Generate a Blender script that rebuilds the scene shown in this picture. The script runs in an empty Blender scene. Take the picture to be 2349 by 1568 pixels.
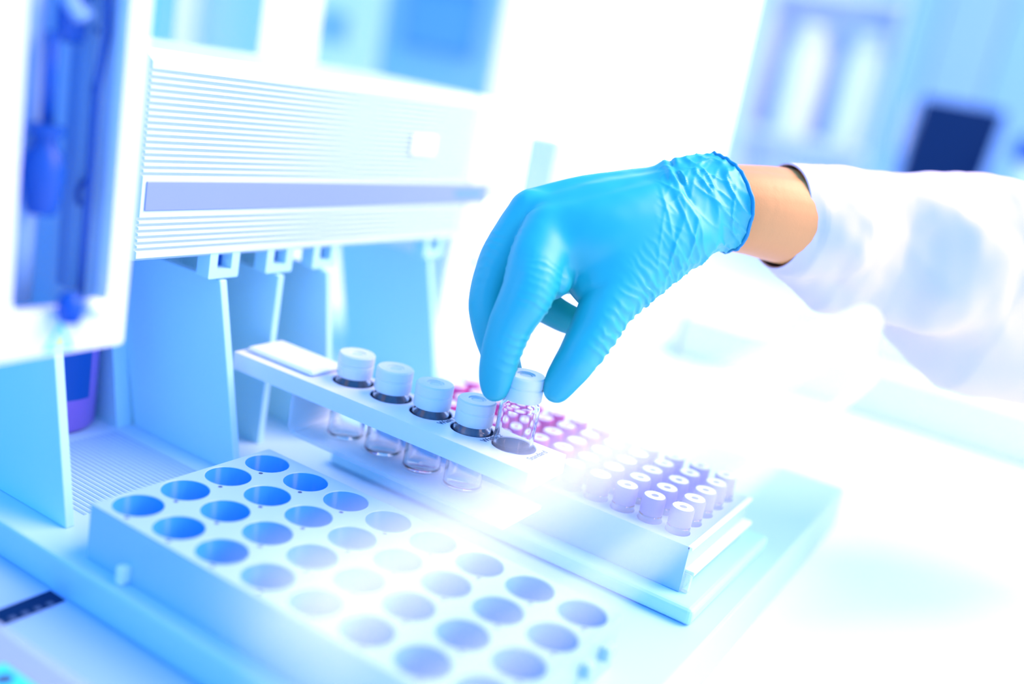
import bpy, bmesh, math, random
import numpy as np
from mathutils import Vector, Matrix, noise
random.seed(7)
SC = bpy.context.scene
COL = SC.collection

# ------------------------------------------------------------------ camera
# Lab axes: X runs along the racks, Y runs away along the instrument, Z up.  Lengths below are
# millimetres measured from the camera; the bench top lies 245 mm under it and 0.9 m over the floor.
CAMZ = 1.145
F_PX, PITCH, ROLL, YAW = 2286.25, math.radians(14.88), math.radians(10.91), math.radians(-28.74)
_fw = np.array([0, math.cos(PITCH), -math.sin(PITCH)]); _rt = np.array([1., 0, 0]); _up = np.cross(_rt, _fw)
_r2 = math.cos(ROLL) * _rt + math.sin(ROLL) * _up
_u2 = -math.sin(ROLL) * _rt + math.cos(ROLL) * _up
_T = np.array([[math.cos(YAW), math.sin(YAW), 0], [-math.sin(YAW), math.cos(YAW), 0], [0, 0, 1.]])
RT, UP, FW = _T @ _r2, _T @ _u2, _T @ _fw
cam_d = bpy.data.cameras.new('camera')
cam_d.sensor_width = 36.0
cam_d.lens = F_PX * 36.0 / 2349.0
cam_d.clip_start = 0.01
cam_d.dof.use_dof = True
cam_d.dof.focus_distance = 0.452
cam_d.dof.aperture_fstop = cam_d.lens / 17.0
cam = bpy.data.objects.new('camera', cam_d)
COL.objects.link(cam)
cam.matrix_world = Matrix(((RT[0], UP[0], -FW[0], 0), (RT[1], UP[1], -FW[1], 0), (RT[2], UP[2], -FW[2], CAMZ), (0, 0, 0, 1)))
SC.camera = cam

# ------------------------------------------------------------------ light and exposure
SC.view_settings.view_transform = 'Standard'
SC.view_settings.look = 'None'
SC.view_settings.exposure = 0.0
SC.view_settings.gamma = 1.0
world = bpy.data.worlds.new('world')
SC.world = world
world.use_nodes = True
bg = world.node_tree.nodes['Background']
bg.inputs['Color'].default_value = (0.065, 0.34, 1.0, 1)
bg.inputs['Strength'].default_value = 2.2

def area(name, loc, target, size, power, color=(1, 1, 1)):
    d = bpy.data.lights.new(name, 'AREA'); d.shape = 'SQUARE'; d.size = size; d.energy = power; d.color = color
    o = bpy.data.objects.new(name, d); COL.objects.link(o)
    o.location = loc
    o.rotation_euler = (Vector(target) - Vector(loc)).to_track_quat('-Z', 'Y').to_euler()
    return o
area('ceiling_panel_light', (0.8, 1.35, 2.55), (-0.2, 0.4, 1.0), 1.7, 94, (1, 0.66, 0.50))
area('side_fill_light', (1.75, 0.55, 1.6), (-0.15, 0.45, 1.05), 0.9, 9, (1, 0.66, 0.5))  # added fill with no visible source, warms the arm and hand

# ------------------------------------------------------------------ helpers
def M(u, v, z):
    return Vector((u / 1000.0, v / 1000.0, z / 1000.0 + CAMZ))

def ray(px, py):
    return RT * ((px - 1174.5) / F_PX) - UP * ((py - 784.0) / F_PX) + FW

def at(px, py, d):                      # a point d millimetres deep, in millimetres
    return ray(px, py) * d

def mat(name, color, rough=0.4, spec=0.5, metal=0.0, trans=0.0, ior=1.45, sss=0.0, emit=None, estr=0.0, bump=None, coat=0.0, alpha=1.0):
    m = bpy.data.materials.new(name); m.use_nodes = True
    nt = m.node_tree; b = nt.nodes['Principled BSDF']
    b.inputs['Base Color'].default_value = (*color, 1)
    b.inputs['Roughness'].default_value = rough
    b.inputs['Specular IOR Level'].default_value = spec
    b.inputs['Metallic'].default_value = metal
    b.inputs['Transmission Weight'].default_value = trans
    b.inputs['IOR'].default_value = ior
    b.inputs['Coat Weight'].default_value = coat
    b.inputs['Alpha'].default_value = alpha
    if sss:
        b.inputs['Subsurface Weight'].default_value = sss
        b.inputs['Subsurface Radius'].default_value = (0.004, 0.002, 0.001)
    if emit:
        b.inputs['Emission Color'].default_value = (*emit, 1)
        b.inputs['Emission Strength'].default_value = estr
    if bump:
        scale, strength, dist = bump
        tc = nt.nodes.new('ShaderNodeTexCoord'); n = nt.nodes.new('ShaderNodeTexNoise'); bp = nt.nodes.new('ShaderNodeBump')
        n.inputs['Scale'].default_value = scale; n.inputs['Detail'].default_value = 4
        bp.inputs['Strength'].default_value = strength; bp.inputs['Distance'].default_value = dist
        nt.links.new(tc.outputs['Object'], n.inputs['Vector']); nt.links.new(n.outputs['Fac'], bp.inputs['Height'])
        nt.links.new(bp.outputs['Normal'], b.inputs['Normal'])
    return m

def sheet_mat(name, color, low, high, rough=0.3):       # clear sheet: mostly see-through, milkier where seen edge-on
    m = bpy.data.materials.new(name); m.use_nodes = True
    nt = m.node_tree; nt.nodes.clear()
    out = nt.nodes.new('ShaderNodeOutputMaterial'); mix = nt.nodes.new('ShaderNodeMixShader')
    tr = nt.nodes.new('ShaderNodeBsdfTransparent'); pr = nt.nodes.new('ShaderNodeBsdfPrincipled')
    lw = nt.nodes.new('ShaderNodeFresnel'); mr = nt.nodes.new('ShaderNodeMapRange')
    lw.inputs['IOR'].default_value = 1.45
    mr.inputs['From Min'].default_value = 0.03; mr.inputs['From Max'].default_value = 0.6
    mr.inputs['To Min'].default_value = low; mr.inputs['To Max'].default_value = high
    pr.inputs['Base Color'].default_value = (*color, 1); pr.inputs['Roughness'].default_value = rough
    nt.links.new(lw.outputs[0], mr.inputs['Value']); nt.links.new(mr.outputs[0], mix.inputs[0])
    nt.links.new(tr.outputs[0], mix.inputs[1]); nt.links.new(pr.outputs[0], mix.inputs[2]); nt.links.new(mix.outputs[0], out.inputs[0])
    return m

W = {}
W['white'] = mat('pale_plastic', (0.52, 0.86, 0.95), 0.42)
W['panel'] = mat('white_enamel', (0.86, 0.90, 0.93), 0.35)
W['housing'] = mat('housing_enamel', (0.70, 0.82, 0.90), 0.4)
W['deck'] = mat('deck_plastic', (0.54, 0.78, 0.94), 0.4)
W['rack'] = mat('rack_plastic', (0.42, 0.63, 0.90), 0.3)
W['well'] = mat('shaded_well_plastic', (0.05, 0.36, 0.80), 0.22)  # rack plastic darkened: shade inside the holes put into the colour
W['topplate'] = mat('top_plate_plastic', (0.92, 0.89, 0.92), 0.4)
W['stripe'] = mat('lavender_stripe', (0.27, 0.36, 0.76), 0.4)
W['bench'] = mat('bench_laminate', (0.86, 0.92, 0.96), 0.5)
W['wall'] = mat('wall_paint', (0.85, 0.89, 0.92), 0.8)
W['floor'] = mat('floor_vinyl', (0.6, 0.66, 0.72), 0.5)
W['bore'] = mat('shaded_bore', (0.02, 0.05, 0.13), 0.35)  # shadow on the hole walls painted as dark navy
W['ink'] = mat('grey_ink', (0.06, 0.10, 0.18), 0.6)
W['dark'] = mat('dark_blue_plastic', (0.0, 0.02, 0.08), 0.5, spec=0.15)
W['deep'] = mat('deep_blue_plastic', (0.0, 0.085, 0.40), 0.4)
W['azure'] = mat('azure_plastic', (0.0, 0.09, 0.42), 0.4)
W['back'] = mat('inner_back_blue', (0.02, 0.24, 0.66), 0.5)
W['sky'] = mat('pale_blue_panel', (0.35, 0.55, 0.78), 0.45)
W['mid'] = mat('mid_blue_panel', (0.16, 0.40, 0.70), 0.5)
W['glass'] = mat('clear_glass', (0.97, 0.99, 1.0), 0.0, trans=1.0, ior=1.47)
W['cap'] = mat('milky_cap', (0.93, 0.94, 0.95), 0.3, trans=0.15, ior=1.3)
W['septum'] = mat('septum', (0.62, 0.76, 0.84), 0.35)
W['capwhite'] = mat('white_septum', (0.9, 0.9, 0.93), 0.4)
W['magenta'] = mat('magenta_cap', (0.80, 0.10, 0.42), 0.35)
W['violet'] = mat('violet_cap', (0.15, 0.15, 0.62), 0.35)
W['skin'] = mat('skin', (0.92, 0.38, 0.10), 0.45, sss=0.0, bump=(900, 0.15, 0.0004))
W['glove'] = mat('blue_nitrile', (0.01, 0.46, 0.42), 0.45, spec=0.9, bump=(1500, 0.06, 0.0002))
W['gloverim'] = mat('blue_nitrile_rim', (0.0, 0.26, 0.42), 0.4)
W['coat'] = mat('white_cotton', (0.86, 0.71, 0.77), 0.85, bump=(2200, 0.12, 0.0003))
W['acrylic'] = sheet_mat('clear_acrylic', (0.9, 0.95, 0.97), 0.24, 0.65)
W['shield'] = sheet_mat('shield_acrylic', (0.97, 0.98, 0.99), 0.015, 0.16, 0.35)
W['shieldhaze'] = sheet_mat('acrylic_haze_band', (0.97, 0.98, 0.99), 0.23, 0.45, 0.6)  # same clear sheet made whiter: bright reflection haze painted in
W['pane'] = sheet_mat('tinted_pane', (0.35, 0.6, 0.9), 0.0, 0.18, 0.05)
W['skyl'] = mat('light_blue_panel', (0.84, 0.88, 0.95), 0.45)
W['midsky'] = mat('soft_blue_panel', (0.32, 0.56, 0.82), 0.45)
W['yellow'] = mat('warning_yellow', (0.75, 0.85, 0.25), 0.5)
W['cyan'] = mat('cyan_sticker', (0.05, 0.75, 0.85), 0.5)
W['purple'] = mat('purple_solution', (0.28, 0.16, 0.62), 0.25)
W['window'] = mat('daylight_pane', (1, 1, 1), 0.5, emit=(1, 1, 1), estr=4.0)
W['label'] = mat('white_label', (0.95, 0.96, 0.97), 0.5)

def tag(o, label=None, cat=None, group=None, kind=None):
    if label: o['label'] = label
    if cat: o['category'] = cat
    if group: o['group'] = group
    if kind: o['kind'] = kind
    return o

def empty(name, loc, label=None, cat=None, group=None):
    o = bpy.data.objects.new(name, None); o.empty_display_size = 0.01
    COL.objects.link(o); o.location = loc
    return tag(o, label, cat, group)

def link(name, me, mats, parent=None, smooth=False):
    if not isinstance(mats, (list, tuple)): mats = [mats]
    for m in mats: me.materials.append(m)
    if smooth:
        for p in me.polygons: p.use_smooth = True
    o = bpy.data.objects.new(name, me); COL.objects.link(o)
    if parent is not None:
        o.parent = parent
        o.matrix_parent_inverse = Matrix.Translation(parent.location).inverted() if parent.type == 'EMPTY' or True else Matrix()
    return o

class MB:
    """collects shapes given in camera millimetres, or local millimetres when local=True"""
    def __init__(self, local=False):
        self.bm = bmesh.new(); self.local = local; self.mi = 0
    def P(self, p):
        return Vector((p[0] / 1000, p[1] / 1000, p[2] / 1000)) if self.local else M(*p)
    def face(self, pts):
        vs = [self.bm.verts.new(self.P(p)) for p in pts]
        f = self.bm.faces.new(vs); f.material_index = self.mi; return f
    def box(self, u0, u1, v0, v1, z0, z1, bevel=0.0, seg=2):
        return self.hexa([(u0, v0, z0), (u1, v0, z0), (u1, v1, z0), (u0, v1, z0), (u0, v0, z1), (u1, v0, z1), (u1, v1, z1), (u0, v1, z1)], bevel, seg)
    def hexa(self, p, bevel=0.0, seg=2):
        vs = [self.bm.verts.new(self.P(q)) for q in p]
        fs = []
        for idx in ((3, 2, 1, 0), (4, 5, 6, 7), (0, 1, 5, 4), (1, 2, 6, 5), (2, 3, 7, 6), (3, 0, 4, 7)):
            f = self.bm.faces.new([vs[i] for i in idx]); f.material_index = self.mi; fs.append(f)
        if bevel > 0:
            es = list({e for f in fs for e in f.edges})
            bmesh.ops.bevel(self.bm, geom=es, offset=bevel / 1000, segments=seg, affect='EDGES', profile=0.5, material=-1)
        return self
    def prism(self, poly, axis, a0, a1, bevel=0.0):
        """poly: 2-D points; axis 'u','v','z' is the extrusion direction from a0 to a1"""
        def mk(q, a):
            return {'u': (a, q[0], q[1]), 'v': (q[0], a, q[1]), 'z': (q[0], q[1], a)}[axis]
        A = [self.bm.verts.new(self.P(mk(q, a0))) for q in poly]; B = [self.bm.verts.new(self.P(mk(q, a1))) for q in poly]
        n = len(poly); fs = []
        fs.append(self.bm.faces.new(list(reversed(A)))); fs.append(self.bm.faces.new(B))
        for i in range(n): fs.append(self.bm.faces.new([A[i], A[(i + 1) % n], B[(i + 1) % n], B[i]]))
        for f in fs: f.material_index = self.mi
        if bevel:
            es = list({e for f in fs[:2] for e in f.edges})
            bmesh.ops.bevel(self.bm, geom=es, offset=bevel / 1000, segments=2, affect='EDGES', profile=0.5, material=-1)
        return self
    def lathe(self, prof, c, n=40, closed=False):
        """profile of (radius, z) about a vertical axis through c=(u, v)"""
        rings = []
        for r, z in prof:
            if r < 1e-6: rings.append([self.bm.verts.new(self.P((c[0], c[1], z)))])
            else: rings.append([self.bm.verts.new(self.P((c[0] + r * math.cos(2 * math.pi * k / n), c[1] + r * math.sin(2 * math.pi * k / n), z))) for k in range(n)])
        pairs = list(zip(rings, rings[1:])) + ([(rings[-1], rings[0])] if closed else [])
        for a, b in pairs:
            if len(a) == 1 and len(b) == 1: continue
            for k in range(n):
                j = (k + 1) % n
                if len(a) == 1: f = self.bm.faces.new([a[0], b[j], b[k]])
                elif len(b) == 1: f = self.bm.faces.new([a[k], a[j], b[0]])
                else: f = self.bm.faces.new([a[k], a[j], b[j], b[k]])
                f.material_index = self.mi
        return self
    def tube(self, pts, r, n=10, closed=False):
        P = [np.array(self.P(p)) for p in pts]; m = len(P)
        rr = r if isinstance(r, (list, tuple)) else [r] * m
        rings = []; prev = None
        for i in range(m):
            a = P[(i - 1) % m] if (closed or i > 0) else P[i]; b = P[(i + 1) % m] if (closed or i < m - 1) else P[i]
            t = b - a; t = t / (np.linalg.norm(t) + 1e-12)
            if prev is None:
                h = np.array([0, 0, 1.]) if abs(t[2]) < 0.9 else np.array([1., 0, 0])
            else: h = prev
            x = h - t * (h @ t); x /= np.linalg.norm(x); y = np.cross(t, x); prev = x
            rings.append([self.bm.verts.new(Vector(P[i] + rr[i] / 1000 * (math.cos(2 * math.pi * k / n) * x + math.sin(2 * math.pi * k / n) * y))) for k in range(n)])
        rng = range(m) if closed else range(m - 1)
        for i in rng:
            a, b = rings[i], rings[(i + 1) % m]
            off = 0
            if closed and i == m - 1:
                off = min(range(n), key=lambda s: (a[0].co - b[s].co).length)
            for k in range(n):
                f = self.bm.faces.new([a[k], a[(k + 1) % n], b[(k + 1 + off) % n], b[(k + off) % n]]); f.material_index = self.mi
        if not closed:
            for rg in (list(reversed(rings[0])), rings[-1]):
                f = self.bm.faces.new(rg); f.material_index = self.mi
        return self
    def holed_cell(self, u0, u1, v0, v1, z, c, r, ledge=None, n=32):
        """flat rectangle at height z with a round hole; returns the hole's ring of vertices"""
        ang = [2 * math.pi * k / n for k in range(n)] + [math.atan2(b - c[1], a - c[0]) % (2 * math.pi) for a in (u0, u1) for b in (v0, v1)]
        ang = sorted(ang); inn = []; out = []
        for t in ang:
            dx, dy = math.cos(t), math.sin(t)
            s = min([((u1 if dx > 0 else u0) - c[0]) / dx if abs(dx) > 1e-9 else 1e9, ((v1 if dy > 0 else v0) - c[1]) / dy if abs(dy) > 1e-9 else 1e9])
            inn.append(self.bm.verts.new(self.P((c[0] + r * dx, c[1] + r * dy, z)))); out.append(self.bm.verts.new(self.P((c[0] + s * dx, c[1] + s * dy, z))))
        m = len(ang)
        for k in range(m):
            j = (k + 1) % m
            f = self.bm.faces.new([inn[k], out[k], out[j], inn[j]]); f.material_index = self.mi
        return ang
    def ring_wall(self, c, prof, ang, smooth=True):
        """stack of rings (radius, z) at the given angles, bottom closed when the last radius is 0"""
        rings = []
        for r, z in prof:
            if r < 1e-6: rings.append([self.bm.verts.new(self.P((c[0], c[1], z)))])
            else: rings.append([self.bm.verts.new(self.P((c[0] + r * math.cos(t), c[1] + r * math.sin(t), z))) for t in ang])
        m = len(ang)
        for a, b in zip(rings, rings[1:]):
            for k in range(m):
                j = (k + 1) % m
                f = self.bm.faces.new([a[k], a[j], b[0]] if len(b) == 1 else [a[k], a[j], b[j], b[k]]); f.material_index = self.mi; f.smooth = smooth
        return self
    def build(self, name, mats, parent=None, smooth=False, weld=True, angle=None):
        if weld: bmesh.ops.remove_doubles(self.bm, verts=self.bm.verts, dist=1e-6)
        bmesh.ops.recalc_face_normals(self.bm, faces=self.bm.faces)
        me = bpy.data.meshes.new(name); self.bm.to_mesh(me); self.bm.free()
        o = link(name, me, mats, parent, smooth)
        if angle is not None: me.set_sharp_from_angle(angle=math.radians(angle))
        return o

def copy_tree(o, parent=None):
    c = o.copy(); COL.objects.link(c)
    if parent is not None: c.parent = parent
    for ch in list(o.children): copy_tree(ch, c)
    return c

# ------------------------------------------------------------------ the room
m = MB(); m.box(-3600, 2600, -1500, 3300, -1195, -1145); tag(m.build('floor', W['floor']), kind='structure')
m = MB()
m.box(-3600, -2150, 3200, 3300, -1145, 1300); m.box(-1130, 2600, 3200, 3300, -1145, 1300)
m.box(-2150, -1130, 3200, 3300, 1000, 1300); m.box(-2150, -1130, 3200, 3300, -1145, -900)
tag(m.build('wall_back', W['wall']), kind='structure')
m = MB(); m.box(-2150, -1130, 3240, 3250, -900, 1000); tag(m.build('window_1', W['window']), kind='structure')
m = MB()
for a in (-2190, -1130): m.box(a, a + 40, 3180, 3206, -940, 1040)
m.box(-2150, -1130, 3180, 3206, 1000, 1040); m.box(-2150, -1130, 3160, 3206, -940, -900)
tag(m.build('trim_1', W['panel']), kind='structure')

t = empty('lab_bench', M(-300, 500, -1145), 'white laboratory bench top carrying the sampler, racks and trays', 'bench')
m = MB(); m.box(-1700, 900, -150, 1500, -285, -245, 4); m.build('worktop', W['bench'], t)
for a in (-1660, 820):
    for b in (-110, 1420):
        m = MB(); m.box(a, a + 40, b, b + 40, -1145, -285, 2); m.build('leg', W['panel'], t)

# ------------------------------------------------------------------ sampler
S = empty('autosampler', M(-330, 400, -245), 'white laboratory autosampler with ribbed overhanging housing and upright divider fins', 'laboratory instrument')
m = MB(); m.box(-560, -92, 233, 650, -245, -217, 1.5); m.build('tray_deck', W['deck'], S)
# ribbed housing: the face looks along +u, ribs run along v
rib = []
HU = -354
prof = [(-470, -18), (HU - 6, -18), (HU, -23)]
z = -26.0
while z > -71.5:
    prof += [(HU, z), (HU - 1.9, z - 0.4), (HU - 1.9, z - 1.4), (HU, z - 1.8)]
    z -= 2.75
prof += [(HU, -72.5), (HU, -88.5)]
z = -90.0
while z > -105:
    prof += [(HU, z), (HU - 1.9, z - 0.4), (HU - 1.9, z - 1.4), (HU, z - 1.8)]
    z -= 2.75
prof += [(HU, -108.5), (HU - 2, -110), (-470, -110)]
m = MB(); m.prism(prof, 'v', 292, 545); m.build('housing', W['housing'], S)
m = MB(); m.box(-470, HU + 0.6, 545, 575, -110, -18, 6, 3); m.build('housing_end_cap', W['panel'], S)
m = MB(); m.box(HU - 2, HU + 0.7, 294, 572, -87, -74, 0.4); st = m.build('colour_stripe', W['stripe'], S)
m = MB()
for k in range(11):
    m.box(HU + 0.6, HU + 0.9, 533 + k * 2.9, 535.2 + k * 2.9, -82.5, -78.2)
m.build('lettering', W['mid'], st)
m = MB(); m.box(HU - 1, HU + 0.7, 480, 504, -57, -45, 0.3); lb = m.build('label_plate', W['label'], S)
m = MB()
for k in range(3):
    a = 489.5 + k * 3.2
    m.box(HU + 0.6, HU + 0.8, a, a + 2.2, -53.2, -52.4); m.box(HU + 0.6, HU + 0.8, a, a + 2.2, -49.6, -48.8)
    m.box(HU + 0.6, HU + 0.8, a + (1.6 if k != 1 else 0.8), a + (2.2 if k != 1 else 1.4), -53.2, -48.8); m.box(HU + 0.6, HU + 0.8, a, a + 2.2, -51.4, -50.7)
m.build('lettering', W['sky'], lb)
# leaning back wall under the housing and the fins in front of it
m = MB(); m.hexa([(-440, 334, -217), (-408, 334, -217), (-408, 455, -217), (-440, 455, -217), (-470, 334, -110), (-430, 334, -110), (-430, 455, -110), (-470, 455, -110)]); m.build('back_wall', W['white'], S)
for (v, top, bot, zt, zb) in ((251, -350, -330, -122, -217), (345, -354, -329, -122.5, -217), (383, -352, -352, -122.5, -217), (418, -350, -333, -122.5, -217), (521, -356, -330, -122.5, -217)):
    m = MB()
    a0, a1, th = -432, -405, 2.2
    m.hexa([(a1, v - th, zb), (bot, v - th, zb), (bot, v + th, zb), (a1, v + th, zb), (a0, v - th, zt), (top, v - th, zt), (top, v + th, zt), (a0, v + th, zt)], 0.6)
    m.build('divider_fin', W['white'], S)
# fine grooves in the deck
m = MB()
for k in range(26): m.box(-404, -336, 262 + k * 2.7, 263.3 + k * 2.7, -217.5, -216.75)
m.build('deck_grooves', W['sky'], S)

# syringe cover, nearer than the housing: rounded window with pump works behind
C0, C1 = -330, -290
def rrect(v0, v1, z0, z1, r, n=6):
    pts = []
    for (cv, cz, a) in ((v1 - r, z1 - r, 0), (v0 + r, z1 - r, 90), (v0 + r, z0 + r, 180), (v1 - r, z0 + r, 270)):
        for k in range(n + 1):
            t_ = math.radians(a + 90 * k / n); pts.append((cv + r * math.cos(t_), cz + r * math.sin(t_)))
    return pts
cv = empty('front_cover', M(-310, 200, -120))
cv.parent = S; cv.matrix_parent_inverse = Matrix.Translation(S.location).inverted()
def frame_plate(mb, outer, inner, u0, u1):
    n = len(outer); V = []
    for u in (u0, u1):
        V.append(([mb.bm.verts.new(M(u, *q)) for q in outer], [mb.bm.verts.new(M(u, *q)) for q in inner]))
    for k in range(n):
        j = (k + 1) % n
        mb.bm.faces.new([V[0][0][k], V[0][1][k], V[0][1][j], V[0][0][j]]); mb.bm.faces.new([V[1][0][k], V[1][0][j], V[1][1][j], V[1][1][k]])
        mb.bm.faces.new([V[0][0][k], V[0][0][j], V[1][0][j], V[1][0][k]]); mb.bm.faces.new([V[0][1][k], V[1][1][k], V[1][1][j], V[0][1][j]])
m = MB(); frame_plate(m, rrect(120, 237, -121, 70, 2), rrect(192, 228.5, -105, 55, 5), C1 - 6, C1)
cover = m.build('cover_frame', W['panel'], cv)
m = MB(); m.box(C0 - 20, C1 - 6, 234, 237, -121, 70); m.box(C0 - 20, C1 - 6, 120, 237, -121, -118); m.build('cover_side', W['panel'], cv)
m = MB(); m.box(C1 - 4, C1 - 2, 190, 230, -107, 57); m.build('window_pane', W['pane'], cv)
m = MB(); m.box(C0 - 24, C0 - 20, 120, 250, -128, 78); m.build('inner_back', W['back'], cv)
K = 1.06
def lk(prof, c): 
    q = MB(); q.lathe([(r * K, z * K) for r, z in prof], (c[0], c[1] * K), 28); return q
lk([(0, -70.5), (4.4, -70.5), (5.2, -68), (6.8, -57), (5.4, -51), (3.8, -49), (3.8, -45.5), (5.6, -45), (5.6, -42.5), (3.0, -42), (0, -42)], (-304, 198.5)).build('syringe_plug', W['deep'], cv, True, angle=40)
lk([(0, -42), (2.1, -42), (2.1, -14), (0, -14)], (-306, 200)).build('syringe_plunger', W['azure'], cv, True)
lk([(0, -103), (5.6, -103), (5.6, -72), (5.2, -70), (5.2, 12), (0, 12)], (-318, 199.5)).build('syringe_barrel', W['sky'], cv, True)
def kp(u, v, z): return (u, v * K, z * K)
m = MB(); m.tube([kp(-302, 213.5, -101), kp(-302, 213.8, -60), kp(-303, 214.5, -30), kp(-303, 217, -12), kp(-303, 216, 2), kp(-304, 214, 22)], 1.4, 10); m.build('drive_rod', W['deep'], cv, True)
m = MB(); m.box(-322, -314, 217 * K, 227 * K, -106, 28, 1); m.build('guide_rail', W['sky'], cv)
m = MB(); m.box(-312, -306, 203 * K, 213 * K, -18, 34, 3); m.build('pump_block', W['deep'], cv)
m = MB(); m.tube([kp(-305, 203, -2), kp(-305, 208, -8), kp(-305, 211, -6)], 3.0, 12); m.build('pump_lever', W['sky'], cv, True)
for zz in (-12, -31, -62):
    m = MB(); m.tube([kp(-314.5, 222.5, zz), kp(-312.5, 222.5, zz)], 2.2, 14); m.build('screw', W['azure'], cv, True)
m = MB(); m.tube([kp(-312, 220 + 3.4 * math.cos(a_), -66 + 4.6 * math.sin(a_)) for a_ in [math.radians(20 + 24 * q) for q in range(10)]], 0.9, 8); m.build('hose_hook', W['azure'], cv, True)
m = MB(); m.lathe([(0, -108), (3.2, -108), (4.4, -104), (4.0, -100), (2.6, -98), (0, -98)], (-285.5, 210.5), 18); m.build('latch_knob', W['deep'], cv, True)
m = MB(); m.lathe([(0, -108.5), (3.4, -107), (4.4, -104), (3.4, -101.5), (0, -100.5)], (-286, 220), 18); m.build('white_knob', W['label'], cv, True)
m = MB(); m.prism([(204.5, -119.5), (216, -119.5), (210.5, -109)], 'u', C1, C1 + 0.3); sg = m.build('warning_sticker', W['cyan'], cv)
m = MB(); m.prism([(206.6, -118.6), (213.8, -118.6), (210.4, -111.6)], 'u', C1 + 0.3, C1 + 0.5); m.build('yellow_triangle', W['yellow'], sg)

for v in (345, 383, 418, 521):
    m = MB(); frame_plate(m, rrect(v - 9.5, v + 9.5, -121.5, -108, 0.6, 2), rrect(v - 4.6, v + 4.6, -117.2, -109, 0.5, 2), -363, -354.5)
    cl = m.build('clip', W['white'], S)
    m = MB(); m.box(-362.5, -361.5, v - 4.6, v + 4.6, -117.2, -109); m.build('clip_slot', W['azure'], cl)
m = MB(); m.box(-440, -372, 566, 645, -217, -100, 3); ep = m.build('end_post', W['panel'], S)
m = MB(); m.tube([(-372.5, 600, -134), (-369.5, 600, -134)], 3.0, 16); m.build('post_screw', W['mid'], ep, True)

# lower front deck with vent
m = MB(); m.box(-900, -150, 60, 233, -245, -232, 1); m.build('lower_deck', W['sky'], S)
m = MB(); m.box(-313, -303.5, 100, 231, -232.5, -231.4); vg = m.build('vent_recess', W['dark'], S)
m = MB()
for k in range(24): m.box(-305.5, -303, 104 + k * 5.2, 106.5 + k * 5.2, -231.5, -230.9)
m.build('vent_teeth', W['ink'], vg)
m = MB(); m.box(-420, -235, 150, 203, -232, -228.5, 1.2); m.build('drip_tray', W['acrylic'], S)
m = MB(); m.box(-278, -232, 152, 189, -228.45, -228.1); sk = m.build('cyan_sticker', W['cyan'], S)
m = MB(); m.lathe([(0, -227.9), (3.0, -227.9), (3.0, -228.15)], (-270, 184), 20); m.build('printed_dot', W['ink'], sk)

# reagent bottle behind the cover
t = empty('reagent_bottle', M(-400, 300, -211), 'tall dark blue bottle of purple liquid under the syringe cover', 'bottle')
BC = (-432, 312)
m = MB(); m.lathe([(0, -216.7), (19, -216.7), (21, -214), (21, -150), (18, -143), (8, -138), (8, -128), (0, -128)], BC, 36); bo = m.build('bottle_body', W['purple'], t, True)
m = MB(); m.lathe([(10, -138), (10, -125), (9, -123.5), (0, -123.5)], BC, 28); m.build('bottle_cap', W['deep'], t, True)
m = MB()
for k in range(14):
    q0, q1 = (math.radians(-95 + 8 * (k + e_)) for e_ in (0, 1))
    m.face([(BC[0] + 21.2 * math.cos(q0), BC[1] + 21.2 * math.sin(q0), -198), (BC[0] + 21.2 * math.cos(q1), BC[1] + 21.2 * math.sin(q1), -198), (BC[0] + 21.2 * math.cos(q1), BC[1] + 21.2 * math.sin(q1), -150), (BC[0] + 21.2 * math.cos(q0), BC[1] + 21.2 * math.sin(q0), -150)])
m.build('bottle_label', W['deep'], bo, True)
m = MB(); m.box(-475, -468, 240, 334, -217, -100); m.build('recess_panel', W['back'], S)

# ------------------------------------------------------------------ the 32-hole rack
R = empty('vial_rack', M(-207, 290, -217), 'empty pale blue rack of 32 round holes at the front of the sampler', 'rack')
ZT = -193
RB = -216.85
m = MB()
U = [-294 + 24 * k for k in range(8)]; Vv = [254.3 + 24 * j for j in range(4)]
E0, E1, B0, B1 = -305.5, U[-1] + 11.8, 241, Vv[-1] + 12.7
for k, u in enumerate(U):
    for j, v in enumerate(Vv):
        u0 = E0 if k == 0 else u - 12; u1 = E1 if k == 7 else u + 12
        v0 = B0 if j == 0 else v - 12; v1 = B1 if j == 3 else v + 12
        m.mi = 0
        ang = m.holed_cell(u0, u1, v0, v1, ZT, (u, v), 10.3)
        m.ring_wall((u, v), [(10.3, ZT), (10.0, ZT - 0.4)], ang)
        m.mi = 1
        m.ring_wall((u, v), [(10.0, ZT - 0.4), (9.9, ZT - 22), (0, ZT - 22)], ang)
        m.mi = 2
        m.lathe([(0.0, ZT + 0.05), (1.0, ZT + 0.05)], (u + 6.2, v - 10.3), 10)
m.mi = 0
for pts in ([(E0, B0), (E1, B0)], [(E1, B0), (E1, B1)], [(E1, B1), (E0, B1)], [(E0, B1), (E0, B0)]):
    (a, b), (c, d) = pts
    m.face([(a, b, ZT), (c, d, ZT), (c, d, RB), (a, b, RB)])
m.face([(E0, B0, RB), (E1, B0, RB), (E1, B1, RB), (E0, B1, RB)])
m.build('rack_body', [W['rack'], W['well'], W['ink']], R, weld=True)
m = MB(); m.box(-309, -304, 248, 258, -204, -200, 0.8); m.build('side_tab', W['rack'], R)
m = MB(); m.box(-309, -304, 300, 310, -204, -200, 0.8); m.build('side_tab', W['rack'], R)
m = MB(); m.box(-283, -279, 236.5, 241.5, -216.8, -209, 1); m.build('front_peg', W['label'], R)
m = MB(); m.box(E1 - 0.5, E1 + 4, 322, 330, -206, -200, 0.8); m.build('side_tab', W['rack'], R)
m = MB(); m.box(E1 - 0.5, E1 + 4, 306, 312, -206, -200, 0.8); m.build('side_tab', W['rack'], R)

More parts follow.
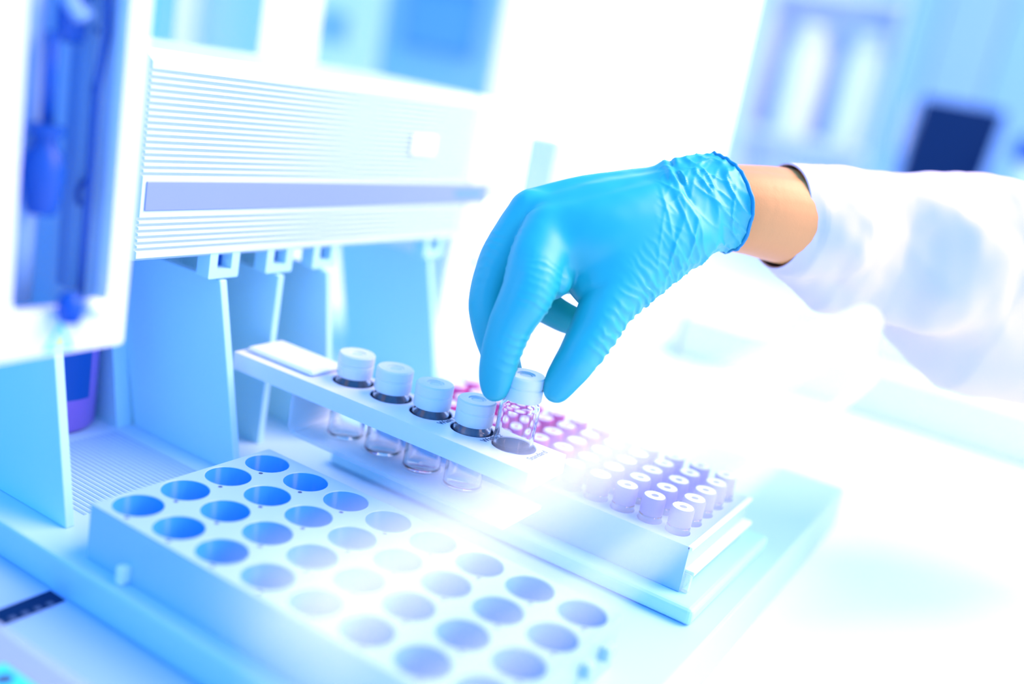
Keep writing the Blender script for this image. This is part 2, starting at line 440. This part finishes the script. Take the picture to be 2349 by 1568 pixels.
# ------------------------------------------------------------------ wash rack with five glass vials
t = empty('wash_rack', M(-260, 367, -217), 'white bar rack with a clear acrylic cradle holding capped vials and printed labels', 'rack')
VU = [-195.5, -218.5, -242.5, -266.5, -290.5]; VV = 376.5
m = MB()
edges = [-174.5, -207, -230.5, -254.5, -278.5, -302.5]
ZR = -160
for i, u in enumerate(VU):
    u1, u0 = edges[i], edges[i + 1]
    ang = m.holed_cell(u0, u1, 355, 389, ZR, (u, VV), 10.6, n=40)
    m.ring_wall((u, VV), [(10.6, ZR), (10.2, ZR - 0.5)], ang)
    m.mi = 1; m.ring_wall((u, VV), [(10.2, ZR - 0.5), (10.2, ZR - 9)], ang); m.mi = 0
    m.holed_cell(u0, u1, 355, 389, ZR - 9, (u, VV), 10.2, n=40)
m.face([(-302.5, 355, ZR), (-302.5, 389, ZR), (-352, 389, ZR), (-352, 355, ZR)]); m.face([(-302.5, 355, ZR - 9), (-302.5, 389, ZR - 9), (-352, 389, ZR - 9), (-352, 355, ZR - 9)])
for a, b in (((-174.5, 355), (-352, 355)), ((-352, 355), (-352, 389)), ((-352, 389), (-174.5, 389)), ((-174.5, 389), (-174.5, 355))):
    m.face([(a[0], a[1], ZR), (b[0], b[1], ZR), (b[0], b[1], ZR - 9), (a[0], a[1], ZR - 9)])
tp = m.build('top_plate', [W['topplate'], W['bore']], t)
bv = tp.modifiers.new('bevel', 'BEVEL'); bv.width = 0.0008; bv.segments = 2; bv.limit_method = 'ANGLE'; bv.angle_limit = math.radians(60)
m = MB(); m.box(-349, -304, 361, 386, ZR, ZR + 3, 2, 3); m.build('raised_block', W['label'], t)
# U-shaped acrylic cradle
m = MB()
def upath(u0, u1, zt, zb, r, n=6):
    pts = [(u0, zt)]
    for k in range(n + 1):
        a = math.radians(180 + 90 * k / n); pts.append((u0 + r + r * math.cos(a), zb + r + r * math.sin(a)))
    for k in range(n + 1):
        a = math.radians(270 + 90 * k / n); pts.append((u1 - r + r * math.cos(a), zb + r + r * math.sin(a)))
    return pts + [(u1, zt)]
def lpath(u0, zt, zb, r, n=6):
    return [(u0, zt)] + [(u0 + r + r * math.cos(math.radians(180 + 90 * k / n)), zb + r + r * math.sin(math.radians(180 + 90 * k / n))) for k in range(n + 1)] + [(-182, zb)]
oa, ib = lpath(-311, ZR - 9, -190.5, 6), lpath(-309, ZR - 9, -188.5, 4.5)
m.prism(oa + ib[::-1], 'v', 356, 390)
cr = m.build('acrylic_cradle', W['acrylic'], t)
for u in VU[1:]:
    m = MB(); m.lathe([(9.4, -188.45), (9.6, -188.2), (10.2, -188.2), (10.4, -188.45)], (u, VV), 36); m.build('seat_ring', W['acrylic'], cr, True)
def text(s, u, v, size, parent):
    c = bpy.data.curves.new('lettering', 'FONT'); c.body = s; c.size = size / 1000; c.extrude = 0.00003; c.offset = 0.00008
    o = bpy.data.objects.new('lettering', c); COL.objects.link(o)
    o.location = M(u, v, ZR + 0.06); o.rotation_euler = (0, 0, math.pi / 2)
    dg = bpy.context.evaluated_depsgraph_get()
    me = bpy.data.meshes.new_from_object(o.evaluated_get(dg)); mw = o.matrix_basis.copy()
    me.transform(mw); bpy.data.objects.remove(o); bpy.data.curves.remove(c)
    return link('lettering', me, W['ink'], parent)
text('Standard', -181.2, 368.2, 4.3, tp)
text('Wash 2', -205.2, 367.5, 4.3, tp)
text('Wash 1', -229.6, 367.5, 4.3, tp)

def make_vial(loc, label):
    r = empty('glass_vial', loc, label, 'vial', 'wash vials in the bar rack')
    m = MB(); m.local = False
    u, v, z0 = loc[0] * 1000, loc[1] * 1000, (loc[2] - CAMZ) * 1000
    m.lathe([(0, z0), (8.3, z0), (9.2, z0 + 0.9), (9.2, z0 + 27.5), (8.6, z0 + 29.3), (7.4, z0 + 30.4), (7.4, z0 + 34),
             (6.4, z0 + 34), (6.4, z0 + 30), (7.8, z0 + 28.4), (8.2, z0 + 27), (8.2, z0 + 2.4), (7.4, z0 + 1.6), (0, z0 + 1.6)], (u, v), 48)
    m.build('vial_body', W['glass'], r, True, angle=50)
    m = MB()
    m.lathe([(0, z0 + 35), (7.3, z0 + 35), (7.3, z0 + 31.6), (8.6, z0 + 31.4), (9.0, z0 + 32), (9.0, z0 + 37.3), (8.7, z0 + 37.6), (8.7, z0 + 38.0), (9.05, z0 + 38.4),
             (9.05, z0 + 42.3), (8.5, z0 + 43), (4.2, z0 + 43), (4.0, z0 + 42.6), (2.9, z0 + 42.5), (2.7, z0 + 42.2), (0, z0 + 42.2)], (u, v), 48)
    cp = m.build('vial_cap', W['cap'], r, True, angle=35)
    m = MB(); m.lathe([(0, z0 + 42.35), (2.6, z0 + 42.35), (2.6, z0 + 42.2)], (u, v), 24); m.build('septum', W['septum'], cp)
    return r
lab = ['glass vial lifted from its hole between gloved finger and thumb', 'seated capped vial beside the gloved fingers, next to the lifted one',
       'seated capped vial, second along the bar rack from the lifted one', 'seated capped vial, third along the bar rack from the lifted one',
       'seated capped vial at the far left, beside the raised white block']
for i, u in enumerate(VU):
    make_vial(M(u - 0.7 if i == 0 else u, VV, -169.0 if i == 0 else -188.2), lab[i])

# ------------------------------------------------------------------ sample tray on its holder
t = empty('tray_holder', M(-200, 448, -217), 'flat pale plate carrying the sample tray, with a rounded front right corner', 'tray holder')
m = MB(); m.box(-312, -102, 393.5, 505, -216.85, -208.5, 2.5, 3); m.build('holder_plate', W['white'], t)
t = empty('sample_tray', M(-200, 447, -208), 'pale blue tray packed with small vials, standing on the flat holder', 'tray')
TZ = -186
TU = [-124.5 - 14.3 * k for k in range(12)]; TV = [416.5 + 14.8 * k for k in range(5)]
m = MB()
a0, a1, b0, b1 = -296, -113.5, 404.5, 490
for i, u in enumerate(TU):
    for j, v in enumerate(TV):
        u1 = a1 if i == 0 else u + 7.15; u0 = a0 if i == 11 else u - 7.15
        v0 = b0 if j == 0 else v - 7.4; v1 = b1 if j == 4 else v + 7.4
        m.mi = 0; ang = m.holed_cell(u0, u1, v0, v1, TZ, (u, v), 6.1, n=20)
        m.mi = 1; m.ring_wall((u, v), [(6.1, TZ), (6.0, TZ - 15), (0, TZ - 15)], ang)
m.mi = 0
for a, b in (((a0, b0), (a1, b0)), ((a1, b0), (a1, b1)), ((a1, b1), (a0, b1)), ((a0, b1), (a0, b0))):
    m.face([(a[0], a[1], TZ), (b[0], b[1], TZ), (b[0], b[1], TZ - 22.3), (a[0], a[1], TZ - 22.3)])
m.face([(a0, b0, TZ - 22.3), (a1, b0, TZ - 22.3), (a1, b1, TZ - 22.3), (a0, b1, TZ - 22.3)])
m.build('tray_body', [W['rack'], W['well']], t)
m = MB(); m.box(a1 - 1, a1 + 4.5, b0 + 2, b1 - 1, -199.5, -197.5, 0.5); m.box(a1 - 1, a1 + 1.5, b0, b1, -187.5, -185.8, 0.4); m.build('end_flange', W['label'], t)
m = MB(); m.box(a1 - 2, a1 + 3.5, b0 + 1, b0 + 5, -208.3, -199, 0.5); m.build('end_foot', W['acrylic'], t)

def make_sample(loc, capm, label):
    r = empty('sample_vial', loc, label, 'vial', 'small capped vials in the sample tray')
    u, v, z0 = loc[0] * 1000, loc[1] * 1000, (loc[2] - CAMZ) * 1000
    m = MB(); m.lathe([(0, z0), (5.6, z0), (5.6, z0 + 17.5), (4.0, z0 + 19), (0, z0 + 19)], (u, v), 16); m.build('vial_body', W['glass'], r, True, angle=40)
    m = MB(); m.lathe([(5.3, z0 + 18.4), (5.5, z0 + 18.4), (5.5, z0 + 26.2), (5.1, z0 + 26.8), (0, z0 + 26.8)], (u, v), 20); c = m.build('vial_cap', capm, r, True, angle=35)
    m = MB(); m.lathe([(0, z0 + 26.6), (1.7, z0 + 26.6), (1.9, z0 + 27.0), (4.9, z0 + 27.0), (4.9, z0 + 26.5)], (u, v), 20); m.build('septum', W['capwhite'], c)
    return r
ordn = ['nearest', 'second', 'middle', 'fourth', 'farthest']
proto = {}
nth = ['first', 'second', 'third', 'fourth', 'fifth', 'sixth', 'seventh', 'eighth', 'ninth', 'tenth', 'eleventh', 'twelfth']
for i, u in enumerate(TU):
    key = 'violet' if i < 5 else 'magenta'
    for j, v in enumerate(TV):
        label = '%s capped sample vial, %s column from the tray right end, %s row from front' % (key, nth[i], nth[j])
        loc = M(u, v, TZ - 14.9)
        if key not in proto:
            proto[key] = make_sample(loc, W[key], label)
        else:
            src = proto[key]
            c = src.copy(); COL.objects.link(c); c.location = loc; c['label'] = label
            for ch in src.children:
                d = ch.copy(); COL.objects.link(d); d.parent = c; d.matrix_parent_inverse = ch.matrix_parent_inverse.copy()
                for g in ch.children:
                    e = g.copy(); COL.objects.link(e); e.parent = d

# ------------------------------------------------------------------ clear bent shield in front
t = empty('splash_shield', M(-60, 200, -75), 'clear bent acrylic splash shield crossing in front of the racks', 'shield')
def arcpts(cx, cz, r, a0, a1, n):
    return [(cx + r * math.cos(math.radians(a0 + (a1 - a0) * k / n)), cz + r * math.sin(math.radians(a0 + (a1 - a0) * k / n))) for k in range(n + 1)]
rr = 7.0; th = 1.6
outer = [(-67, -57.8)] + arcpts(-57 - rr, -57 - rr, rr, 100, 0, 8) + [(-54, -81)]
inner = [(-67, -57.8 - th)] + arcpts(-57 - rr, -57 - rr, rr - th, 100, 0, 8) + [(-54 - th, -81)]
m = MB(); m.prism(outer + inner[::-1], 'v', 72, 378)
sh = m.build('shield_sheet', [W['shield'], W['shieldhaze']], t, True, angle=40)
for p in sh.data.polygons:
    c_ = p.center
    if (c_.x * 1000 < -55 and (c_.z - CAMZ) * 1000 > -64) or (c_.z - CAMZ) * 1000 < -80: p.material_index = 1  # painted haze goes on the flange, bend and lower edge
m = MB(); m.box(-56, -53.6, 72, 378, -84, -81, 1.0); m.build('bottom_edge', W['shieldhaze'], t)

# ------------------------------------------------------------------ person: gloved hand, wrist and coat sleeve
D0 = 443.0
def hp(px, py, d): return at(px, py, D0 + d)
CH = {}      # chains of (px, py, depth offset mm, radius mm)
CH['index'] = [(1262, 535, 2, 13.5), (1232, 600, -8, 12.8), (1212, 668, -13, 11.8), (1172, 745, -11, 10.0), (1148, 815, -8, 8.8), (1139, 865, -4, 7.8), (1136, 889, -3, 6.2)]
CH['index_web'] = [(1290, 580, 4, 12.5), (1262, 640, -4, 9.5)]
CH['index_fold'] = [(1262, 622, -6, 9.0), (1278, 646, -7, 6.8)]
CH['middle'] = [(1222, 492, 17, 12.0), (1160, 590, 12, 11.5), (1126, 680, 10, 10.0), (1128, 740, 10, 9.6), (1148, 815, 13, 8.6), (1165, 865, 15, 7.6), (1180, 885, 16, 6.3)]
CH['ring'] = [(1225, 495, 34, 11.5), (1180, 590, 34, 10.5), (1190, 655, 34, 9.6), (1245, 698, 32, 8.2), (1300, 730, 30, 7.2), (1350, 747, 28, 6.4)]
CH['little'] = [(1245, 505, 50, 10.5), (1220, 580, 52, 9.0), (1245, 622, 50, 8.2), (1290, 640, 47, 7.2), (1325, 645, 45, 6.6)]
CH['thumb'] = [(1560, 545, 14, 15), (1475, 610, 6, 15.5), (1405, 685, -1, 13.0), (1362, 760, -4, 11.0), (1325, 820, -5, 9.4), (1292, 868, -3, 7.8), (1278, 892, -2, 6.3)]
CH['palm_a'] = [(1615, 488, 22, 20), (1480, 522, 9, 20), (1370, 540, 3, 18), (1285, 542, 3, 14.5)]
CH['palm_b'] = [(1615, 460, 46, 18), (1480, 470, 37, 18.5), (1340, 480, 29, 16.5), (1225, 486, 23, 11.5)]
CH['palm_c'] = [(1600, 465, 58, 15), (1470, 480, 52, 17), (1330, 500, 48, 15), (1240, 505, 47, 11)]
CH['palm_ab'] = [(1600, 474, 34, 19.5), (1480, 495, 23, 20), (1360, 508, 16, 18), (1260, 512, 13, 13)]
CH['palm_bc'] = [(1600, 466, 48, 17), (1470, 480, 39, 18.5), (1330, 495, 34, 16), (1245, 497, 32, 11.5)]
CH['thenar'] = [(1570, 535, 12, 17), (1450, 590, 5, 17), (1390, 640, 3, 15), (1362, 640, 5, 12.5)]
CH['thenar_b'] = [(1560, 515, 16, 19), (1450, 555, 9, 19), (1370, 585, 6, 17), (1320, 590, 6, 13)]
CH['cuff'] = [(1560, 462, 30, 21.5), (1620, 458, 34, 22), (1680, 458, 38, 22.5), (1730, 460, 42, 23)]
CH['cuff_b'] = [(1560, 480, 18, 20), (1620, 478, 22, 20.5), (1680, 476, 26, 21), (1730, 474, 30, 21)]
CH['arm'] = [(1600, 464, 35, 20), (1720, 474, 41, 22), (1800, 488, 48, 23.5), (1900, 515, 57, 23)]
CH['arm_b'] = [(1600, 478, 29, 20), (1720, 487, 35, 22), (1800, 503, 42, 23.5), (1900, 530, 50, 23)]
SKIN_ONLY = ('arm', 'arm_b'); GLOVE_ONLY = ('cuff', 'cuff_b')

def chain_pts(ch):
    P = [np.append(hp(*c[:3]), c[3]) for c in ch]
    # Catmull-Rom through the joints
    out = []
    n = len(P)
    for i in range(n - 1):
        p0, p1, p2, p3 = P[max(i - 1, 0)], P[i], P[i + 1], P[min(i + 2, n - 1)]
        L = np.linalg.norm((p2 - p1)[:3]); k = max(2, int(L / (0.16 * min(p1[3], p2[3]))))
        for s in range(k):
            t_ = s / k
            out.append(0.5 * ((2 * p1) + (p2 - p0) * t_ + (2 * p0 - 5 * p1 + 4 * p2 - p3) * t_ ** 2 + (3 * p1 - p0 - 3 * p2 + p3) * t_ ** 3))
    out.append(P[-1])
    return np.array(out)

def ico(sub=2):
    b = bmesh.new(); bmesh.ops.create_icosphere(b, subdivisions=sub, radius=1.0)
    v = np.array([q.co[:] for q in b.verts]); b.verts.index_update(); f = [[q.index for q in g.verts] for g in b.faces]; b.free()
    return v, np.array(f)
IV, IF = ico(3)
def fused(name, names, grow, voxel, smooth):
    allp = np.concatenate([chain_pts(CH[k]) for k in names])
    nv = len(IV)
    V = np.concatenate([IV * (p[3] + grow) + p[:3] for p in allp]) / 1000.0
    Fc = np.concatenate([IF + nv * i for i in range(len(allp))])
    V[:, 2] += CAMZ
    me = bpy.data.meshes.new(name + '_raw')
    me.from_pydata(V.tolist(), [], Fc.tolist())
    o = bpy.data.objects.new(name + '_raw', me); COL.objects.link(o)
    r = o.modifiers.new('r', 'REMESH'); r.mode = 'VOXEL'; r.voxel_size = voxel / 1000
    s = o.modifiers.new('s', 'SMOOTH'); s.factor = 0.5; s.iterations = smooth
    dg = bpy.context.evaluated_depsgraph_get(); dg.update()
    res = bpy.data.meshes.new_from_object(o.evaluated_get(dg))
    bpy.data.objects.remove(o); bpy.data.meshes.remove(me)
    return res

person = empty('person', M(-60, 440, -245), 'person in white lab coat and blue glove lifting a vial out of the rack', 'person')
hand_names = [k for k in CH if k not in SKIN_ONLY and k not in GLOVE_ONLY]
body_me = fused('body', hand_names + list(SKIN_ONLY), -1.7, 1.2, 6)
body = link('body', body_me, W['skin'], person, True)
glove_me = fused('glove', hand_names + list(GLOVE_ONLY), 0.0, 0.75, 7)

def mesh_arrays(me):
    n = len(me.vertices); co = np.empty(n * 3); no = np.empty(n * 3)
    me.vertices.foreach_get('co', co); me.vertex_normals.foreach_get('vector', no)
    return co.reshape(-1, 3), no.reshape(-1, 3)
def smooth_region(me, weight, iters):
    n = len(me.vertices); e = np.empty(len(me.edges) * 2, dtype=np.int64); me.edges.foreach_get('vertices', e); e = e.reshape(-1, 2)
    P = np.empty(n * 3); me.vertices.foreach_get('co', P); P = P.reshape(-1, 3)
    deg = np.bincount(e.reshape(-1), minlength=n)[:, None]
    for _ in range(iters):
        a = np.stack([np.bincount(e[:, 0], P[e[:, 1], k], n) + np.bincount(e[:, 1], P[e[:, 0], k], n) for k in range(3)], 1) / deg
        P = P + weight[:, None] * 0.7 * (a - P)
    me.vertices.foreach_set('co', P.reshape(-1)); me.update()
co, no = mesh_arrays(glove_me)
cm = co.copy(); cm[:, 2] -= CAMZ; cm *= 1000
zc = cm @ FW; px = 1174.5 + F_PX * (cm @ RT) / zc; py = 784 - F_PX * (cm @ UP) / zc
pw = np.clip((px - 1205) / 50, 0, 1) * np.clip((640 - 0.55 * (1350 - px).clip(0, 200) - py) / 50, 0, 1)
pw = np.maximum(pw, np.clip((px - 1385) / 60, 0, 1))
smooth_region(glove_me, pw, 90)
co, no = mesh_arrays(glove_me)
cm = co.copy(); cm[:, 2] -= CAMZ; cm *= 1000
zc = cm @ FW; px = 1174.5 + F_PX * (cm @ RT) / zc; py = 784 - F_PX * (cm @ UP) / zc
rng = np.random.default_rng(3)
NZ = np.array([[noise.noise(Vector(p / 9.0)), noise.noise(Vector(p / 4.0 + 7))] for p in cm])
disp = np.zeros(len(cm))
def axis_wrinkle(a, b, lam, amp, rad, face=None, jitter=1.2, lo=0.0, hi=1.0, sharp=2.0):
    """creases across the line a-b (mm): ridges every lam, strongest where the surface faces `face`"""
    a, b = np.array(a), np.array(b); L = np.linalg.norm(b - a); t_ = (b - a) / L
    s = (cm - a) @ t_; d = np.linalg.norm(cm - a - np.outer(s, t_), axis=1)
    w = np.exp(-np.clip(d - rad, 0, None) ** 2 / 6.0) * np.clip(np.minimum((s - lo * L) / (0.15 * L), (hi * L - s) / (0.15 * L)), 0, 1)
    if face is not None:
        f_ = np.array(face); f_ = f_ / np.linalg.norm(f_); w = w * np.clip(no @ f_ * 1.2 + 0.15, 0, 1)
    ph = 2 * math.pi * s / lam + jitter * 3.0 * NZ[:, 0] + 1.5 * NZ[:, 1]
    prof_ = (0.5 + 0.5 * np.cos(ph)) ** sharp - 0.35
    return amp * w * prof_
rightv = RT; downv = -UP; camv = -FW
# thumb: creases over its outer side
disp += axis_wrinkle(hp(1470, 610, 4), hp(1310, 840, -5), 4.6, 0.75, 16, rightv * 0.8 + downv * 0.5, hi=0.95)
disp += axis_wrinkle(hp(1560, 560, 8), hp(1440, 690, 0), 3.6, 0.5, 18, rightv * 0.6 + downv * 0.7)
# index: bands at the knuckle bends and on the inner side
disp += axis_wrinkle(hp(1235, 600, -8), hp(1190, 720, -12), 3.4, 0.45, 12, rightv * 0.8 + camv * 0.5)
disp += axis_wrinkle(hp(1180, 735, -11), hp(1142, 850, -6), 4.2, 0.35, 9, rightv * 0.8 + camv * 0.4)
disp += axis_wrinkle(hp(1195, 520, 5), hp(1150, 690, 0), 4.5, 0.3, 12, -rightv)
# cuff: diagonal gathers at the wrist
w = np.clip((px - 1500) / 50, 0, 1)
def ridged(al, ac, l1, l2, off, power):
    q = np.array([noise.noise(Vector((a / l1 + off, c_ / l2, d_ / 14.0 + off))) for a, c_, d_ in zip(al, ac, zc)])
    return np.clip(1 - 2.6 * np.abs(q), 0, 1) ** power
def family(deg, l1, l2, off, power=1.6):
    a_ = math.radians(deg)
    return ridged(px * math.cos(a_) + py * math.sin(a_), px * math.sin(a_) - py * math.cos(a_), l1, l2, off, power)
low = np.clip((py - 430) / 130, 0, 1)
disp += w * (1.1 * family(64, 210, 30, 3.1, 2.2) * (1 - 0.4 * low) + 1.0 * family(97, 220, 26, 9.7, 2.2) * (0.35 + 0.65 * low) + 0.6 * family(38, 160, 32, 5.2, 2.5) * (1 - low) - 0.45)
xc = 1538 + 0.5 * (py - 365)
disp -= 1.3 * np.exp(-((px - xc) / 8.0) ** 2) * np.clip((500 - py) / 60, 0, 1)
disp += 0.8 * np.exp(-((px - xc + 16) / 9.0) ** 2) * np.clip((480 - py) / 60, 0, 1)
# faint large-scale slackness everywhere
disp += 0.25 * NZ[:, 0]
co2 = co + no * (disp[:, None] / 1000)
glove_me.vertices.foreach_set('co', co2.reshape(-1)); glove_me.update()
# open end of the cuff
b = bmesh.new(); b.from_mesh(glove_me)
n_arm = hp(1850, 492, 58) - hp(1600, 470, 34); n_arm /= np.linalg.norm(n_arm)
cut = n_arm + UP * 0.12 ; cut /= np.linalg.norm(cut)
c0 = Vector(M(*hp(1672, 465, 22)))
bmesh.ops.bisect_plane(b, geom=b.verts[:] + b.edges[:] + b.faces[:], plane_co=c0, plane_no=Vector(cut), clear_outer=True)
be = [e for e in b.edges if e.is_boundary]
loops = []; adj = {}
for e in be:
    for q in e.verts: adj.setdefault(q, []).append(e.other_vert(q))
seen = set()
for s0 in list(adj):
    if s0 in seen: continue
    lp = [s0]; seen.add(s0); cur = s0
    while True:
        nx = [q for q in adj[cur] if q not in seen]
        if not nx: break
        cur = nx[0]; seen.add(cur); lp.append(cur)
    loops.append([q.co.copy() for q in lp])
loops.sort(key=len)
b.to_mesh(glove_me); b.free()
glove = link('glove', glove_me, W['glove'], person, True)
rim = loops[-1][::3]
mb = MB(); mb.tube([((q.x) * 1000, q.y * 1000, (q.z - CAMZ) * 1000) for q in rim], 0.95, 8, closed=True); mb.build('cuff_rim', W['gloverim'], glove, True)

# sleeve: lofted rings along the arm, gathered into folds
ST = [(1788, 374, 616, 45), (1820, 374, 645, 48), (1900, 382, 690, 56), (2000, 386, 706, 66), (2100, 388, 778, 76), (2200, 402, 862, 86), (2350, 430, 893, 100), (2500, 462, 915, 115), (2700, 500, 940, 135)]
NS, NT = 150, 120
def interp(s, col):
    xs = np.linspace(0, 1, len(ST)); 
    return np.interp(s, xs, [q[col] for q in ST])
rings = []
for i in range(NS):
    s = i / (NS - 1)
    x, tp_, bt, d = (interp(s, c) for c in range(4))
    cy = (tp_ + bt) / 2; cen = hp(x, cy, d)
    hr = (bt - tp_) / 2 / F_PX * (D0 + d)
    x2, t2, b2, d2 = (interp(min(1, s + 0.02), c) for c in range(4)); x1, t1, b1_, d1 = (interp(max(0, s - 0.02), c) for c in range(4))
    ax = hp(x2, 500 + 0.14 * (x2 - 1795), d2) - hp(x1, 500 + 0.14 * (x1 - 1795), d1); ax /= np.linalg.norm(ax)
    e1 = UP - ax * (UP @ ax); e1 /= np.linalg.norm(e1); e2 = np.cross(ax, e1)
    row = []
    for k in range(NT):
        th_ = 2 * math.pi * k / NT
        p = cen + e1 * hr * math.cos(th_) + e2 * hr * (0.93 - 0.1 * s) * math.sin(th_)
        f = 0.0
        if s > 0.03:
            g = min(1, (s - 0.03) / 0.25)
            f = g * (5.5 * noise.noise(Vector((s * 6.0 + 0.8 * math.cos(th_), math.cos(th_) * 1.6, math.sin(th_) * 1.6 + 3))) +
                     (3.2 + 4.5 * s) * math.cos(7.0 * s * 2 * math.pi / 2.6 + 2.2 * th_ + 2.0 * noise.noise(Vector((s * 4, math.cos(th_), math.sin(th_))))) * (0.5 - 0.5 * math.cos(th_)) +
                     1.2 * noise.noise(Vector((s * 22, math.cos(th_) * 3, math.sin(th_) * 3))))
        p = p + (e1 * math.cos(th_) + e2 * math.sin(th_)) * f
        row.append(p)
    rings.append(row)
verts = [M(*p) for row in rings for p in row]
faces = [(i * NT + k, i * NT + (k + 1) % NT, (i + 1) * NT + (k + 1) % NT, (i + 1) * NT + k) for i in range(NS - 1) for k in range(NT)]
me = bpy.data.meshes.new('coat_sleeve'); me.from_pydata([v[:] for v in verts], [], faces)
sl = link('coat_sleeve', me, W['coat'], person, True)
so = sl.modifiers.new('thickness', 'SOLIDIFY'); so.thickness = 0.0009; so.offset = -1
# the bent elbow of the other sleeve, just inside the frame at the right
m = MB()
m.tube([hp(2575, 1082, 140), hp(2576, 1072, 140), hp(2578, 1045, 140), hp(2581, 1000, 140), hp(2584, 920, 140), hp(2620, 800, 142), hp(2720, 650, 150), hp(2900, 500, 165), hp(3100, 380, 185)], [8, 26, 42, 50, 52, 54, 58, 62, 66], 40)
m.build('coat_sleeve', W['coat'], person, True)

# ------------------------------------------------------------------ things on the bench behind
t = empty('storage_tray', M(-100, 1050, -245), 'long shallow white tray lying on the bench behind the sleeve', 'tray')
m = MB()
m.box(-335, 260, 947, 953, -245, -199, 1.5); m.box(-335, 260, 1194, 1200, -245, -199, 1.5); m.box(-335, -329, 947, 1200, -245, -199, 1.5); m.box(254, 260, 947, 1200, -245, -199, 1.5); m.box(-333, 258, 949, 1198, -245, -241)
m.build('tray_shell', W['panel'], t)
t = empty('carton', M(-420, 800, -245), 'pale blue upright carton behind the gloved knuckles', 'box')
m = MB(); m.box(-463, -426, 797, 830, -244.9, -49, 3); m.build('carton_body', W['skyl'], t)
t = empty('instrument_tower', M(-640, 650, -245), 'pale upright instrument tower behind the ribbed housing', 'laboratory instrument')
m = MB(); m.prism([(-731, 600), (-704, 600), (-704, 632.6), (-637, 632.6), (-637, 660), (-655, 720), (-731, 720)], 'z', -245, 260); m.build('tower_body', W['panel'], t)
m = MB(); m.box(-672, -660, 694, 704, -245, 260, 2); m.build('tower_pole', W['sky'], t)
t = empty('wall_cabinet', M(-1150, 1550, -245), 'blurred tall cabinet with a white door and a blue door behind the housing', 'cabinet')
m = MB(); m.box(-1400, -960, 1510, 1640, -244.9, 420, 6); m.build('cabinet_body', W['panel'], t)
m = MB(); m.box(-1398, -1215, 1500, 1511, -240, 415, 4); d = m.build('door', W['label'], t, )
m = MB(); m.box(-1367, -1290, 1495, 1501, -10, 48, 3); m.build('door_window', W['sky'], d)
m = MB(); m.box(-1208, -962, 1500, 1511, -240, 415, 4); d = m.build('door', W['midsky'], t)
m = MB(); m.box(-1165, -1000, 1495, 1501, 8, 120, 12, 3); m.build('door_window', W['mid'], d)

t = empty('storage_cupboard', M(-300, 2850, -1145), 'tall pale blue cupboard with open shelves against the back wall at right', 'cupboard')
m = MB()
m.box(-924, 420, 2850, 3140, -1145, 1100); m.box(-924, -905, 2700, 2850, -1145, 1100); m.box(-575, -555, 2700, 2850, -1145, 1100); m.box(-924, 420, 2700, 3140, 1100, 1130)
m.build('cupboard_body', W['skyl'], t)
for zz in (-420, -40, 330, 690):
    m = MB(); m.box(-905, -575, 2705, 2850, zz, zz + 18); m.build('shelf', W['skyl'], t)
for k, (a, b, mm) in enumerate(((-553, -478, 'midsky'), (-474, -335, 'sky'), (-331, -150, 'midsky'), (-146, 60, 'sky'), (64, 420, 'midsky'))):
    m = MB(); m.box(a, b, 2690, 2705, -1130, 1090, 4); d = m.build('cupboard_door', W[mm], t)
    m = MB(); m.box(b - 18, b - 10, 2672, 2690, -10, 110, 3); m.build('door_handle', W['label'], d)
for k, (u, v, lbl) in enumerate(((-800, 2775, 'tall white jar on the open cupboard shelf, left one'), (-640, 2775, 'tall white jar on the open cupboard shelf, right one'))):
    j = empty('storage_jar', M(u, v, -22), lbl, 'jar', 'white jars on the cupboard shelf')
    m = MB(); m.lathe([(0, -21.5), (52, -21.5), (55, -15), (55, 190), (40, 225), (30, 232), (0, 232)], (u, v), 32); m.build('jar_body', W['label'], j, True)
    m = MB(); m.lathe([(0, 232), (36, 232.2), (36, 265), (0, 268)], (u, v), 28); m.build('jar_lid', W['label'], j, True, angle=40)
t = empty('computer_monitor', M(-300, 2200, -245), 'dark blurred monitor in front of the blue cupboard', 'monitor')
m = MB(); m.hexa([(-385, 2190, -70), (-235, 2230, -70), (-245, 2260, -70), (-395, 2220, -70), (-375, 2190, 105), (-225, 2230, 105), (-235, 2260, 105), (-385, 2220, 105)], 4); m.build('screen', W['dark'], t)
m = MB(); m.box(-330, -310, 2225, 2245, -330, -60, 3); m.build('stand', W['dark'], t)
m = MB(); m.box(-390, -260, 2170, 2290, -344.8, -330, 3); m.build('base', W['dark'], t)
t = empty('reagent_flask', M(-165, 2200, -345), 'small dark blue flask to the right of the dark monitor', 'flask')
m = MB(); m.lathe([(0, -344.8), (60, -344.8), (62, -335), (62, -60), (30, 10), (18, 18), (0, 18)], (-165, 2200), 28); m.build('flask_body', W['midsky'], t, True)
m = MB(); m.lathe([(0, 18), (26, 18.3), (28, 30), (26, 62), (0, 64)], (-165, 2200), 24); m.build('flask_cap', W['deep'], t, True)
t = empty('side_bench', M(-100, 2300, -1145), 'second laboratory bench below the dark monitor', 'bench')
m = MB(); m.box(-1000, 900, 1900, 2600, -385, -345, 4); m.build('worktop', W['bench'], t)
for a in (-960, 820):
    for bb in (1940, 2540):
        m = MB(); m.box(a, a + 40, bb, bb + 40, -1145, -385, 2); m.build('leg', W['panel'], t)
